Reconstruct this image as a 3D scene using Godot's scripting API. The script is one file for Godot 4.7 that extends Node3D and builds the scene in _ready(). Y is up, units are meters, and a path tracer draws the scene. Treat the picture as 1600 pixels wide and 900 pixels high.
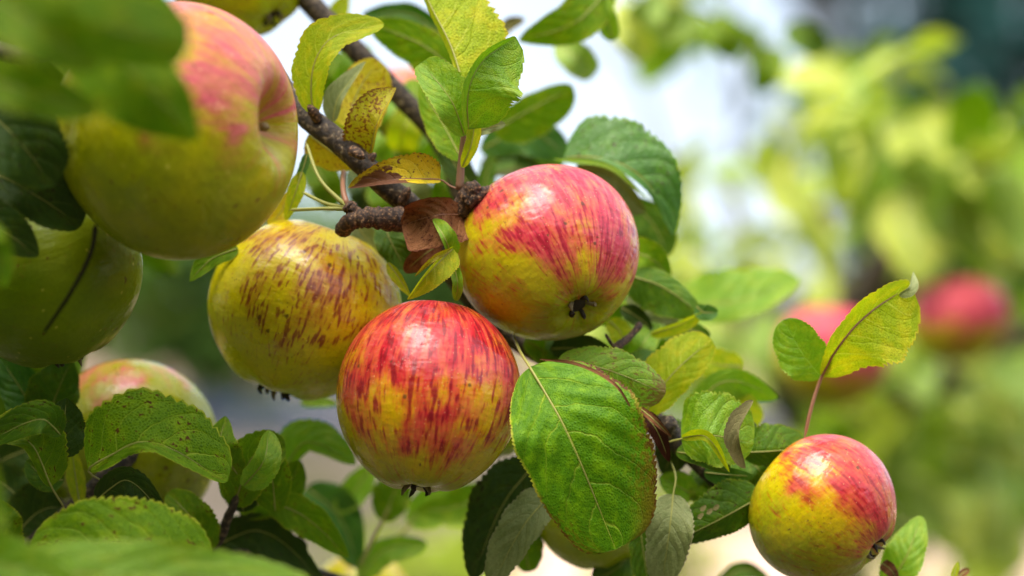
extends Node3D

const F := 3729.0            # focal length in photograph pixels (1600 wide)
const FOCUS := 0.92
const EYE := 1.5
var rng := RandomNumberGenerator.new()
var names := {}
var M := {}
var tex := {}
var bark_noise := FastNoiseLite.new()

# ---------------------------------------------------------------- helpers
func at(x: float, y: float, d: float) -> Vector3:
	return Vector3((x - 800.0) / F * d, EYE - (y - 450.0) / F * d, -d)

func near(x: float, y: float, cm: float) -> Vector3:
	return at(x, y, FOCUS + cm * 0.01)

func numbered(n: String) -> String:
	var k: int = names.get(n, 0)
	names[n] = k + 1
	return n if k == 0 else "%s_%03d" % [n, k]

func thing(called: String, label: String, category: String, where: Vector3, group := "") -> Node3D:
	var o := Node3D.new()
	o.name = numbered(called)
	add_child(o)
	o.position = where
	o.set_meta("label", label)
	o.set_meta("category", category)
	if group:
		o.set_meta("group", group)
	return o

func obj(called: String, mesh: Mesh, mat: Material, parent: Node = self, where := Vector3.ZERO) -> MeshInstance3D:
	var o := MeshInstance3D.new()
	o.mesh = mesh
	o.material_override = mat
	var n: int = parent.get_meta("n_" + called, 0) if parent != self else -1
	if parent == self:
		o.name = numbered(called)
	else:
		o.name = called if n == 0 else "%s_%03d" % [called, n]
		parent.set_meta("n_" + called, n + 1)
	parent.add_child(o)
	o.position = where
	return o

func struct(called: String, mesh: Mesh, mat: Material) -> MeshInstance3D:
	var o := obj(called, mesh, mat)
	o.set_meta("kind", "structure")
	return o

func tag(o: Node, label: String, category: String, group := "") -> Node:
	o.set_meta("label", label)
	o.set_meta("category", category)
	if group:
		o.set_meta("group", group)
	return o

# a grid of points (rows x cols) as a smooth mesh; wrap joins the last column to the first
func grid(p: PackedVector3Array, uv: PackedVector2Array, rows: int, cols: int, wrap := false) -> ArrayMesh:
	var nor := PackedVector3Array()
	nor.resize(p.size())
	for i in rows:
		var i0 := maxi(i - 1, 0) * cols
		var i1 := mini(i + 1, rows - 1) * cols
		for j in cols:
			var a := j - 1
			var b := j + 1
			if wrap:
				if a < 0: a = cols - 2
				if b > cols - 1: b = 1
			else:
				a = maxi(a, 0)
				b = mini(b, cols - 1)
			var n := (p[i * cols + b] - p[i * cols + a]).cross(p[i1 + j] - p[i0 + j])
			if n.length_squared() < 1e-20 and rows > 2:
				var ii := clampi(i, 1, rows - 2)
				n = (p[ii * cols + b] - p[ii * cols + a]).cross(p[(ii + 1) * cols + j] - p[(ii - 1) * cols + j])
			nor[i * cols + j] = n.normalized()
	var idx := PackedInt32Array()
	idx.resize((rows - 1) * (cols - 1) * 6)
	var k := 0
	for i in rows - 1:
		for j in cols - 1:
			var q := i * cols + j
			idx[k] = q; idx[k + 1] = q + cols; idx[k + 2] = q + 1
			idx[k + 3] = q + 1; idx[k + 4] = q + cols; idx[k + 5] = q + cols + 1
			k += 6
	var arr := []
	arr.resize(Mesh.ARRAY_MAX)
	arr[Mesh.ARRAY_VERTEX] = p
	arr[Mesh.ARRAY_NORMAL] = nor
	arr[Mesh.ARRAY_TEX_UV] = uv
	arr[Mesh.ARRAY_INDEX] = idx
	var m := ArrayMesh.new()
	m.add_surface_from_arrays(Mesh.PRIMITIVE_TRIANGLES, arr)
	return m

func spline(pts: Array, t: float) -> Vector3:
	var n := pts.size() - 1
	var f := clampf(t, 0.0, 1.0) * n
	var i := mini(int(f), n - 1)
	var u := f - i
	var b: Vector3 = pts[i]
	var c: Vector3 = pts[i + 1]
	var a: Vector3 = pts[i - 1] if i > 0 else b * 2.0 - c
	var d: Vector3 = pts[i + 2] if i + 2 <= n else c * 2.0 - b
	return b.cubic_interpolate(c, a, d, u)

# a tapered, slightly lumpy tube through points
func tube(pts: Array, radii: Array, rows := 24, cols := 11, lump := 0.0, rings := 0.0, ring_n := 10.0) -> ArrayMesh:
	var p := PackedVector3Array()
	var uv := PackedVector2Array()
	var side := Vector3.ZERO
	var run := 0.0
	var last := spline(pts, 0.0)
	for i in rows:
		var t := float(i) / (rows - 1)
		var c := spline(pts, t)
		run += c.distance_to(last)
		last = c
		var tan := (spline(pts, minf(t + 0.01, 1.0)) - spline(pts, maxf(t - 0.01, 0.0))).normalized()
		if side == Vector3.ZERO:
			side = tan.cross(Vector3(0.3, 0.2, 1)).normalized()
		side = (side - tan * side.dot(tan)).normalized()
		var up := tan.cross(side)
		var fr := t * (radii.size() - 1)
		var ri := mini(int(fr), radii.size() - 2)
		var r: float = lerpf(radii[ri], radii[ri + 1], fr - ri)
		r *= 1.0 + rings * pow(absf(sin(t * PI * ring_n)), 3.0)
		var cap := sqrt(clampf(minf(t, 1.0 - t) * (rows - 1) * 0.8, 0.0, 1.0))
		for j in cols:
			var a := TAU * j / (cols - 1)
			var dir := side * cos(a) + up * sin(a)
			var q := c + dir * r
			var k := 1.0 + lump * bark_noise.get_noise_3d(q.x * 900.0, q.y * 900.0, q.z * 900.0) + lump * 0.6 * bark_noise.get_noise_3d(q.x * 2600.0, q.y * 2600.0, q.z * 2600.0)
			p.append(c + dir * r * k * cap)
			uv.append(Vector2(float(j) / (cols - 1), run / 0.04))
	return grid(p, uv, rows, cols, true)

# ---------------------------------------------------------------- textures
func noise_bytes(w: int, h: int, freq: float, sd: int, stretch := 1.0, octaves := 3, kind := FastNoiseLite.TYPE_SIMPLEX_SMOOTH) -> PackedByteArray:
	var n := FastNoiseLite.new()
	n.noise_type = kind
	n.seed = sd
	n.frequency = freq
	n.fractal_octaves = octaves
	if kind == FastNoiseLite.TYPE_CELLULAR:
		n.fractal_type = FastNoiseLite.FRACTAL_NONE
		n.cellular_return_type = FastNoiseLite.RETURN_DISTANCE2_SUB
	var im := n.get_image(w, maxi(2, int(h / stretch)))
	if stretch != 1.0:
		im.resize(w, h, Image.INTERPOLATE_CUBIC)
	im.convert(Image.FORMAT_L8)
	return im.get_data()

func ss(a: float, b: float, x: float) -> float:
	var t := clampf((x - a) / (b - a), 0.0, 1.0)
	return t * t * (3.0 - 2.0 * t)

# leaf colour and relief. c: flesh, v: vein, e: edge; yellow: blotches; brown: scorch rules by name
func leaf_look(w: int, h: int, sd: int, c: Color, c2: Color, vein: Color, edge: Color, o := {}) -> Array:
	var n1 := noise_bytes(w, h, 0.012, sd)
	var n2 := noise_bytes(w, h, 0.05, sd + 1)
	var net := noise_bytes(w, h, o.get("net", 0.15), sd + 2, 1.0, 1, FastNoiseLite.TYPE_CELLULAR)
	var rgb := PackedByteArray()
	rgb.resize(w * h * 3)
	var hgt := PackedByteArray()
	hgt.resize(w * h)
	var pairs: float = o.get("pairs", 7.0)
	var vs: float = o.get("vein", 0.5)
	var spots: float = o.get("spots", 0.0)
	var scorch: String = o.get("scorch", "")
	var brown: Color = o.get("brown", Color(0.30, 0.14, 0.06))
	var netk: float = o.get("netk", 0.20)
	for y in h:
		var v := 1.0 - (y + 0.5) / h          # 0 at the stalk, 1 at the tip
		for x in w:
			var i := y * w + x
			var s := (x + 0.5) / w * 2.0 - 1.0
			var a := absf(s)
			var f1 := n1[i] / 255.0
			var f2 := n2[i] / 255.0
			var q := (v - 0.16 * a - 0.22 * a * a + (f1 - 0.5) * 0.03 + 0.018 * sin(v * 17.0 + sd)) * pairs + (0.45 if s > 0.0 else 0.0)
			var fr := absf(q - floorf(q) - 0.5) / pairs
			var line := (1.0 - ss(0.0012, 0.0085 * (1.1 - 0.75 * a), fr)) * (1.0 - 0.6 * a)
			var mid := 1.0 - ss(0.008, 0.034 * (1.1 - 0.8 * v), a)
			var dome := minf(fr * pairs * 2.0, 1.0)
			var cell := net[i] / 255.0
			var fine := 1.0 - ss(0.02, 0.30, cell)
			var col := c.lerp(c2, clampf((f1 - 0.38) * 2.2 + (f2 - 0.5) * 0.7, 0.0, 1.0))
			col = col.lerp(vein, fine * netk * 0.55)
			col = col * (1.0 - netk * 0.7 * (1.0 - fine) * cell)
			col = col.lerp(vein, clampf(maxf(line * vs, mid), 0.0, 1.0))
			col = col.lerp(edge, ss(0.925, 0.985, a + (f2 - 0.5) * 0.04) * 0.85)
			if spots > 0.0:
				col = col.lerp(brown, ss(0.80 - 0.16 * spots, 0.86 - 0.12 * spots, f2 * 0.8 + f1 * 0.35) * 0.85)
			match scorch:
				"hero":
					col = col.lerp(Color(0.45, 0.36, 0.06), ss(0.74, 1.0, v - 0.14 * s + (f2 - 0.5) * 0.5 + 0.1 * ss(0.6, 1.0, a)) * ss(0.30, 0.95, a) * 0.8)
					col = col.lerp(brown, ss(0.90, 0.985, a + (f2 - 0.5) * 0.16) * ss(0.5, 0.7, v - 0.10 * s) * 0.6)
					if s < 0.0:
						col = col.lerp(brown, ss(0.93, 0.97, a + (f2 - 0.5) * 0.10) * (1.0 - ss(0.40, 0.5, v)) * 0.95)
				"half":
					var k := ss(0.44, 0.47, v + (f1 - 0.5) * 0.25 - 0.18 * s + (f2 - 0.5) * 0.08) * (1.0 - ss(0.55, 0.75, s + (f2 - 0.5) * 0.3 + 0.55 * ss(0.8, 1.0, v)))
					col = col.lerp(brown, k * 0.93)
				"tip":
					col = col.lerp(brown, ss(0.86, 0.93, v + (f2 - 0.5) * 0.25) * 0.9)
				"edge":
					col = col.lerp(brown, ss(0.80, 0.93, a + (f2 - 0.5) * 0.35) * 0.7)
			rgb[i * 3] = int(clampf(col.r, 0.0, 1.0) * 255.0)
			rgb[i * 3 + 1] = int(clampf(col.g, 0.0, 1.0) * 255.0)
			rgb[i * 3 + 2] = int(clampf(col.b, 0.0, 1.0) * 255.0)
			hgt[i] = int(clampf(0.40 + 0.16 * sqrt(dome) - 0.16 * line - 0.25 * mid + 0.16 * cell + 0.12 * (f2 - 0.5), 0.0, 1.0) * 255.0)
	var im := Image.create_from_data(w, h, false, Image.FORMAT_RGB8, rgb)
	var out := [ImageTexture.create_from_image(im)]
	if o.get("relief", false):
		var hm := Image.create_from_data(w, h, false, Image.FORMAT_L8, hgt)
		hm.bump_map_to_normal_map(o.get("bump", 5.0))
		out.append(ImageTexture.create_from_image(hm))
	return out

func leaf_mat(t: Texture2D, nrm: Texture2D, tint: Color, rough: float, through: Color, spec := 0.5, nscale := 1.0) -> StandardMaterial3D:
	var m := StandardMaterial3D.new()
	m.albedo_texture = t
	m.albedo_color = tint
	m.roughness = rough
	m.metallic_specular = spec
	m.cull_mode = BaseMaterial3D.CULL_DISABLED
	m.backlight_enabled = true
	m.backlight = through
	if nrm:
		m.normal_enabled = true
		m.normal_texture = nrm
		m.normal_scale = nscale * 1.6
	return m

func plain(c: Color, rough := 0.7) -> StandardMaterial3D:
	var m := StandardMaterial3D.new()
	m.albedo_color = c
	m.roughness = rough
	return m

func ramp_noise(freq: float, sd: int, cols: Array, offs: Array, size := 512, oct := 5) -> NoiseTexture2D:
	var n := FastNoiseLite.new()
	n.seed = sd
	n.frequency = freq
	n.fractal_octaves = oct
	var g := Gradient.new()
	g.offsets = PackedFloat32Array(offs)
	g.colors = PackedColorArray(cols)
	var t := NoiseTexture2D.new()
	t.width = size
	t.height = size
	t.seamless = true
	t.noise = n
	t.color_ramp = g
	return t

func relief_noise(freq: float, sd: int, bump: float, size := 512) -> NoiseTexture2D:
	var n := FastNoiseLite.new()
	n.seed = sd
	n.frequency = freq
	n.fractal_octaves = 5
	var t := NoiseTexture2D.new()
	t.width = size
	t.height = size
	t.seamless = true
	t.noise = n
	t.as_normal_map = true
	t.bump_strength = bump
	return t

# apple skin. blush is a direction in the apple's own axes (stem up, +z the side seen)
func skin(w: int, h: int, sd: int, blush: Vector3, o: Dictionary) -> ImageTexture:
	var k := w / 900.0
	var fq: float = o.get("fine", 1.0)
	var s1 := noise_bytes(w, h, 0.085 * fq / k, sd, 4.5 / sqrt(fq), 3)
	var s2 := noise_bytes(w, h, 0.030 / k, sd + 1, 5.0, 2)
	var s3 := noise_bytes(w, h, 0.055 * fq / k, sd + 2, 6.0 / sqrt(fq), 3)
	var bl := noise_bytes(w, h, 0.009 / k, sd + 3, 1.0, 4)
	var fi := noise_bytes(w, h, 0.16 / k, sd + 4, 1.4, 2)
	var base: Color = o.base
	var green: Color = o.green
	var wash: Color = o.wash
	var red: Color = o.red
	var dark: Color = o.dark
	var b0: float = o.b0
	var b1: float = o.b1
	var most: float = o.get("most", 0.86)
	var least: float = o.get("least", 0.24)
	var soft: float = o.get("soft", 0.46)
	var rust: float = o.get("rust", 1.0)
	var fleck: float = o.get("fleck", 0.4)
	var cosx := PackedFloat32Array()
	var sinx := PackedFloat32Array()
	for x in w:
		var th := ((x + 0.5) / w - 0.5) * TAU
		cosx.append(cos(th))
		sinx.append(sin(th))
	var rgb := PackedByteArray()
	rgb.resize(w * h * 3)
	for y in h:
		var ph := (y + 0.5) / h * PI
		var sp := sin(ph)
		var cp := cos(ph)
		var pole := ss(2.45, 2.95, ph)
		var top := 1.0 - ss(0.22, 0.55, ph)
		for x in w:
			var i := y * w + x
			var n := bl[i] / 255.0 - 0.5
			var a := s1[i] / 255.0
			var b := s2[i] / 255.0
			var e := s3[i] / 255.0
			var f := fi[i] / 255.0
			var d := sp * sinx[x] * blush.x + cp * blush.y + sp * cosx[x] * blush.z
			var bb := clampf((d + n * 0.75 - b0) / (b1 - b0), 0.0, 1.0)
			bb = bb * bb * (3.0 - 2.0 * bb)
			var st := a * 0.40 + b * 0.28 + e * 0.32 + (f - 0.5) * 0.22
			var thr := lerpf(most, least, bb) - n * 0.22
			var am := clampf((st - thr) / soft + 0.5, 0.0, 1.0)
			var c := base.lerp(green, clampf(0.42 - d * 0.55 + n * 0.8 + pole * 0.6 + top * 0.3, 0.0, 1.0))
			c = c.lerp(wash, bb * clampf(0.75 + 0.5 * n + 0.5 * (b - 0.5), 0.0, 1.0))
			c = c.lerp(red, am * (0.45 + 0.45 * bb))
			c = c.lerp(wash, clampf((0.44 - e) / 0.12, 0.0, 1.0) * bb * 0.55)
			c = c.lerp(dark, clampf((a * 0.5 + e * 0.5 - 0.56) / 0.10, 0.0, 1.0) * clampf(am * 0.6 + bb * 0.45, 0.0, 1.0) * fleck)
			# short separate flecks where the blush thins out
			c = c.lerp(dark, clampf((a * 0.6 + e * 0.4 + (f - 0.5) * 0.16 - (0.80 - 0.24 * minf(bb * 2.2, 1.0)) + n * 0.2) / 0.18, 0.0, 1.0) * fleck * (1.0 - pole) * (1.0 - 0.6 * bb))
			# rusty skin spreading out of the stalk hollow, faint scuffs
			c = c.lerp(Color(0.42, 0.30, 0.13), (1.0 - ss(0.16, 0.42, ph + (a - 0.5) * 0.25 + n * 0.3)) * 0.7 * rust)
			c = c.lerp(Color(0.50, 0.36, 0.16), clampf((f * 0.5 + bl[(i * 3 + 977) % (w * h)] / 510.0 - 0.72) / 0.06, 0.0, 1.0) * 0.35 * rust)
			c = c * (0.95 + 0.10 * f)
			rgb[i * 3] = int(clampf(c.r, 0.0, 1.0) * 255.0)
			rgb[i * 3 + 1] = int(clampf(c.g, 0.0, 1.0) * 255.0)
			rgb[i * 3 + 2] = int(clampf(c.b, 0.0, 1.0) * 255.0)
	# pale and rusty breathing pores
	var r2 := RandomNumberGenerator.new()
	r2.seed = sd + 77
	for q in int(900 * k * k):
		var ph := acos(r2.randf_range(-0.95, 0.95))
		var y := clampi(int(ph / PI * h), 1, h - 2)
		var x := r2.randi_range(1, w - 2)
		var rusty := r2.randf() < 0.30
		var tint := Color(0.36, 0.22, 0.08) if rusty else Color(0.92, 0.82, 0.52)
		for dy in 2:
			for dx in 2:
				var i := ((y + dy) * w + x + dx) * 3
				var z := 0.45 if dx + dy < 2 else 0.25
				rgb[i] = int(lerpf(rgb[i], tint.r * 255.0, z))
				rgb[i + 1] = int(lerpf(rgb[i + 1], tint.g * 255.0, z))
				rgb[i + 2] = int(lerpf(rgb[i + 2], tint.b * 255.0, z))
	# a few scab spots with soft rims
	for q in 16:
		var sy := int(acos(r2.randf_range(-0.8, 0.8)) / PI * h)
		var sx := r2.randi_range(8, w - 9)
		var sr := r2.randf_range(1.2, 4.2) * k
		for dy in range(-6, 7):
			for dx in range(-6, 7):
				var yy := clampi(sy + dy, 0, h - 1)
				var i := (yy * w + clampi(sx + dx, 0, w - 1))
				var z := (1.0 - ss(0.55, 1.25, (sqrt(dx * dx + dy * dy) + (fi[i] / 255.0 - 0.5) * 3.0) / sr)) * 0.7
				rgb[i * 3] = int(lerpf(rgb[i * 3], 84.0, z))
				rgb[i * 3 + 1] = int(lerpf(rgb[i * 3 + 1], 54.0, z))
				rgb[i * 3 + 2] = int(lerpf(rgb[i * 3 + 2], 24.0, z))
	return ImageTexture.create_from_image(Image.create_from_data(w, h, false, Image.FORMAT_RGB8, rgb))

# ---------------------------------------------------------------- apples
func apple_mesh(r: float, tall: float, seed_: int, rows := 72, cols := 97, hollow := 1.0, basin := 0.11) -> ArrayMesh:
	var p := PackedVector3Array()
	var uv := PackedVector2Array()
	var ph0 := seed_ * 1.7
	for i in rows:
		var ph := PI * i / (rows - 1)
		for j in cols:
			var u := float(j) / (cols - 1)
			var th := (u - 0.5) * TAU
			var low := ss(1.7, 2.9, ph)
			var x := sin(ph) * (1.0 + 0.04 * cos(ph) * (0.4 + 0.6 * hollow) - 0.03 * low)
			var y := cos(ph) * tall
			y -= 0.36 * hollow * tall * exp(-pow(ph / (0.14 + 0.11 * hollow), 2.0))
			y += basin * tall * exp(-pow((PI - ph) / 0.24, 2.0))
			var lobe := 1.0 + 0.010 * cos(5.0 * th + ph0) * low + 0.014 * cos(2.0 * th + ph0 * 2.0) + 0.012 * cos(3.0 * th - ph0) * sin(ph)
			y += 0.014 * cos(5.0 * th + ph0) * exp(-pow((PI - ph - 0.42) / 0.28, 2.0)) * -1.0
			y += 0.025 * sin(th + ph0) * sin(ph)
			p.append(Vector3(x * lobe * sin(th), y, x * lobe * cos(th)) * r)
			uv.append(Vector2(u, float(i) / (rows - 1)))
	return grid(p, uv, rows, cols, true)

# calyx: the way the flower end points in the world; blush: where the red side faces in the world
func apple(x: float, y: float, cm: float, rpx: float, calyx: Vector3, blush: Vector3, look: Dictionary, label: String, sd: int, o := {}) -> Node3D:
	var d: float = o.get("far", FOCUS + cm * 0.01)
	var c := at(x, y, d)
	var r: float = rpx * d / F
	var root := thing("apple", label, "apple", c, o.get("group", "apples on the apple branches"))
	var up := -calyx.normalized()
	var to_eye := (Vector3(0, EYE, 0) - c).normalized()
	var zz := (to_eye - up * to_eye.dot(up)).normalized()
	var bs := Basis(up.cross(zz), up, zz)
	root.basis = bs
	var tall: float = o.get("tall", 0.93)
	var m := StandardMaterial3D.new()
	var w: int = o.get("tex", 900)
	m.albedo_texture = skin(w, w / 2, sd, bs.inverse() * blush.normalized(), look)
	m.roughness = o.get("rough", 0.27)
	m.metallic_specular = o.get("spec", 0.5)
	m.normal_enabled = true
	m.roughness = o.get("rough", 0.31) * 1.6
	m.roughness_texture = tex.wax
	m.normal_texture = tex.pore
	m.normal_scale = 0.16
	m.uv1_scale = Vector3(1, 1, 1)
	var low: bool = o.get("low", false)
	obj("skin", apple_mesh(r, tall, sd, 40 if low else 84, 49 if low else 121, o.get("hollow", 1.0), o.get("basin", 0.11)), m, root)
	# stalk in its hollow
	var s0 := Vector3(0, tall * 0.52, 0) * r
	var st: Vector3 = o.get("stalk", Vector3(0.12, 0.55, -0.1))
	obj("stalk", tube([s0, s0 + Vector3(st.x * 0.3, st.y * 0.5, st.z * 0.3) * r, s0 + st * r], [r * 0.032, r * 0.028, r * 0.045], 10, 8, 0.1), M.stalk, root)
	# withered flower parts in the eye of the apple
	var eye: float = tall * (1.0 - o.get("basin", 0.11))
	var cx := obj("calyx", tube([Vector3(0, -eye + 0.06, 0) * r, Vector3(0, -eye - 0.005, 0) * r, Vector3(0, -eye - 0.03, 0) * r], [r * 0.10, r * 0.12, r * 0.05], 9, 12, 0.5), M.calyx, root)
	for k in (5 if not low else 3):
		var a := TAU * k / 5.0 + sd
		var lean := rng.randf_range(0.05, 0.16)
		var dir := Vector3(cos(a), 0, sin(a))
		var p0 := dir * 0.06 + Vector3(0, -eye + 0.02, 0)
		var p1 := dir * (0.10 + lean * 0.4) + Vector3(0, -eye - 0.07, 0)
		var p2 := dir * (0.04 + lean * 0.8) + Vector3(rng.randf_range(-0.05, 0.05), -eye - 0.09 - rng.randf_range(0.0, 0.07), rng.randf_range(-0.05, 0.05))
		obj("sepal", tube([p0 * r, p1 * r, p2 * r], [r * 0.026, r * 0.028, r * 0.008], 9, 7, 0.35), M.calyx if k % 2 == 0 else M.calyx2, cx)
	return root

# ---------------------------------------------------------------- leaves
# m: points along the midrib (pixel x, pixel y, centimetres behind the plane of focus); wl, wr: half widths left and right of it.
# o: tl, tr tilt of each half towards the eye; cl, cr how far each half rolls; roll at base, twist to the tip; wave of the margin
func leaf_mesh(m: Array, wl: float, wr: float, o: Dictionary, origin: Vector3) -> ArrayMesh:
	var rows: int = o.get("rows", 62)
	var half: int = o.get("half", 6)
	var teeth: float = o.get("teeth", 20.0)
	var cols := half * 2 + 1
	var p := PackedVector3Array()
	var uv := PackedVector2Array()
	var tl: float = deg_to_rad(o.get("tl", 12.0))
	var tr: float = deg_to_rad(o.get("tr", 12.0))
	var cl: float = deg_to_rad(o.get("cl", 0.0))
	var cr: float = deg_to_rad(o.get("cr", 0.0))
	var roll: float = deg_to_rad(o.get("roll", 0.0))
	var twist: float = deg_to_rad(o.get("twist", 0.0))
	var wave: float = o.get("wave", 0.10)
	var sd: float = o.get("seed", 1.0)
	var pa: float = o.get("pa", 0.50 + 0.08 * sin(sd * 3.1))
	var pb: float = o.get("pb", 0.64 + 0.16 * sin(sd * 5.3))
	var saw: float = o.get("saw", 0.09)
	var ph: float = o.get("seed", 1.0) * 2.399
	var peak := pow(pa / (pa + pb), pa) * pow(pb / (pa + pb), pb)
	for i in rows:
		var t := float(i) / (rows - 1)
		var c := spline(m, t)
		var tan := (spline(m, minf(t + 0.02, 1.0)) - spline(m, maxf(t - 0.02, 0.0))).normalized()
		var eye := (Vector3(0, EYE, 0) - c).normalized()
		var side := tan.cross(eye).normalized()
		var nrm := side.cross(tan).normalized()
		var f := pow(maxf(t, 1e-5), pa) * pow(maxf(1.0 - t, 1e-5), pb) / peak
		if i == 0: f = 0.02
		if i == rows - 1: f = 0.012
		var rr := roll + twist * t
		for j in cols:
			var s := float(j - half) / half
			var right := s > 0.0
			var a := absf(s)
			var w := (wr if right else wl) * f
			# teeth lean towards the tip
			var z := t * teeth + (0.37 if right else 0.0)
			var jag := pow(z - floorf(z), 1.6) if a > 0.99 else 0.0
			w *= 1.0 - saw * jag * (1.0 + 0.5 * sin(z * 1.3 + ph)) + 0.03 * sin(t * 9.0 + ph + (1.0 if right else 0.0)) + 0.018 * sin(t * 23.0 + ph * 3.0)
			var n := 5
			var pos := Vector2.ZERO
			# a strip that bends as it runs outwards
			var til := tr if right else tl
			var cur := cr if right else cl
			if absf(cur) < 0.01:
				pos = Vector2(cos(til), sin(til)) * a
			else:
				pos = Vector2(sin(til + cur * a) - sin(til), cos(til) - cos(til + cur * a)) / cur
			pos *= w
			pos.y += wave * (wl + wr) * 0.5 * a * a * (sin(t * 8.5 + ph + (2.1 if right else 0.0)) + 0.5 * sin(t * 17.0 + ph * 2.0 + s)) * sin(t * PI)
			# blade swells between the side veins
			pos.y += 0.030 * (wl + wr) * bark_noise.get_noise_3d(s * 5.0, t * 9.0, sd * 7.7) * a * (1.3 - a)
			pos.y += 0.008 * (wl + wr) * sin((t - 0.36 * a) * 44.0 + (2.8 if right else 0.0)) * a * (1.0 - a) * 4.0 * sin(t * PI)
			var ux := pos.x if right else -pos.x
			var x2 := ux * cos(rr) - pos.y * sin(rr)
			var y2 := ux * sin(rr) + pos.y * cos(rr)
			p.append(c + side * x2 + nrm * y2 - origin)
			uv.append(Vector2(0.5 + 0.5 * s, 1.0 - t))
	return grid(p, uv, rows, cols)

var leaf_count := 0
func leaf(par: Node3D, mat: String, pts: Array, wl: float, wr: float, o := {}) -> MeshInstance3D:
	leaf_count += 1
	var m := []
	var zs := 0.0
	for q in pts:
		m.append(near(q.x, q.y, q.z))
		zs += q.z / pts.size()
	var k := (FOCUS + zs * 0.01) / F
	if not o.has("seed"):
		o.seed = leaf_count
	var base: Vector3 = m[0]
	var l := obj("leaf", leaf_mesh(m, wl * k, wr * k, o, base), M[mat], par, base - par.position)
	if o.has("label"):
		l.set_meta("label", o.label)
	if o.get("rib", true):
		# stalk and midrib, a thin rib proud of the blade
		var r: float = 1.5 * k * o.get("ribk", 1.0)
		var pl := []
		if o.has("from"):
			var g: Vector3 = o.from
			pl.append(near(g.x, g.y, g.z) - base)
			if o.has("via"):
				var v: Vector3 = o.via
				pl.append(near(v.x, v.y, v.z) - base)
		for i in 5:
			var c := spline(m, i * 0.22)
			pl.append(c - base + (Vector3(0, EYE, 0) - c).normalized() * r * 0.15)
		var rad := []
		for i in pl.size():
			rad.append(r * lerpf(1.25 if o.has("from") else 0.9, 0.30, float(i) / (pl.size() - 1)))
		obj("leaf_stalk", tube(pl, rad, 18, 7), M[o.get("ribm", "rib")], l)
	return l

func v(x: float, y: float, z: float) -> Vector3:
	return Vector3(x, y, z)

func limb(par: Node3D, called: String, pts: Array, rad_px: Array, mat: Material, rows := 60, lump := 0.16, rings := 0.0, ring_n := 10.0, cols := 15) -> MeshInstance3D:
	var m := []
	var rad := []
	for q in pts:
		m.append(near(q.x, q.y, q.z) - par.position)
	for r in rad_px:
		rad.append(r * FOCUS / F)
	return obj(called, tube(m, rad, rows, cols, lump, rings, ring_n), mat, par)

# ---------------------------------------------------------------- the scene
func _ready() -> void:
	rng.seed = 11
	bark_noise.seed = 5
	bark_noise.frequency = 0.5
	# camera
	var cam := Camera3D.new()
	cam.name = "camera"
	add_child(cam)
	cam.position = Vector3(0, EYE, 0)
	var att := CameraAttributesPhysical.new()
	att.frustum_focal_length = 12.0 / (450.0 / F)
	att.frustum_focus_distance = FOCUS - 0.028
	att.exposure_aperture = 4.5
	att.frustum_near = 0.05
	att.frustum_far = 900.0
	cam.attributes = att
	cam.current = true
	# sky
	var env := Environment.new()
	env.background_mode = Environment.BG_SKY
	var ps := ProceduralSkyMaterial.new()
	ps.sky_top_color = Color(0.72, 0.80, 0.91)
	ps.sky_horizon_color = Color(0.86, 0.91, 0.97)
	ps.sky_curve = 0.12
	ps.ground_bottom_color = Color(0.32, 0.30, 0.24)
	ps.ground_horizon_color = Color(0.42, 0.42, 0.36)
	ps.sun_angle_max = 60.0
	ps.sky_energy_multiplier = 1.0
	ps.sky_cover = clouds()
	var sky := Sky.new()
	sky.sky_material = ps
	env.sky = sky
	env.tonemap_mode = Environment.TONE_MAPPER_LINEAR
	env.tonemap_exposure = 1.6
	env.sdfgi_enabled = true
	env.ssao_enabled = true
	env.ssil_enabled = true
	var we := WorldEnvironment.new()
	we.name = "world_environment"
	we.environment = env
	add_child(we)
	# sun behind thin cloud, high and to the left of the camera
	var sun := DirectionalLight3D.new()
	sun.name = "sun"
	sun.light_energy = 1.6
	sun.light_color = Color(1.0, 0.98, 0.95)
	sun.light_angular_distance = 48.0
	sun.shadow_enabled = true
	add_child(sun)
	sun.look_at_from_position(Vector3.ZERO, -Vector3(-0.35, 0.85, 0.28))
	materials()
	setting()
	branches()
	apples()

func clouds() -> ImageTexture:
	var w := 512
	var h := 256
	var a := noise_bytes(w, h, 0.012, 9, 1.0, 5)
	var px := PackedByteArray()
	px.resize(w * h * 4)
	for i in w * h:
		var f := ss(0.35, 0.70, a[i] / 255.0)
		px[i * 4] = 255
		px[i * 4 + 1] = 253
		px[i * 4 + 2] = 250
		px[i * 4 + 3] = int(150.0 * f)
	return ImageTexture.create_from_image(Image.create_from_data(w, h, false, Image.FORMAT_RGBA8, px))

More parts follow.
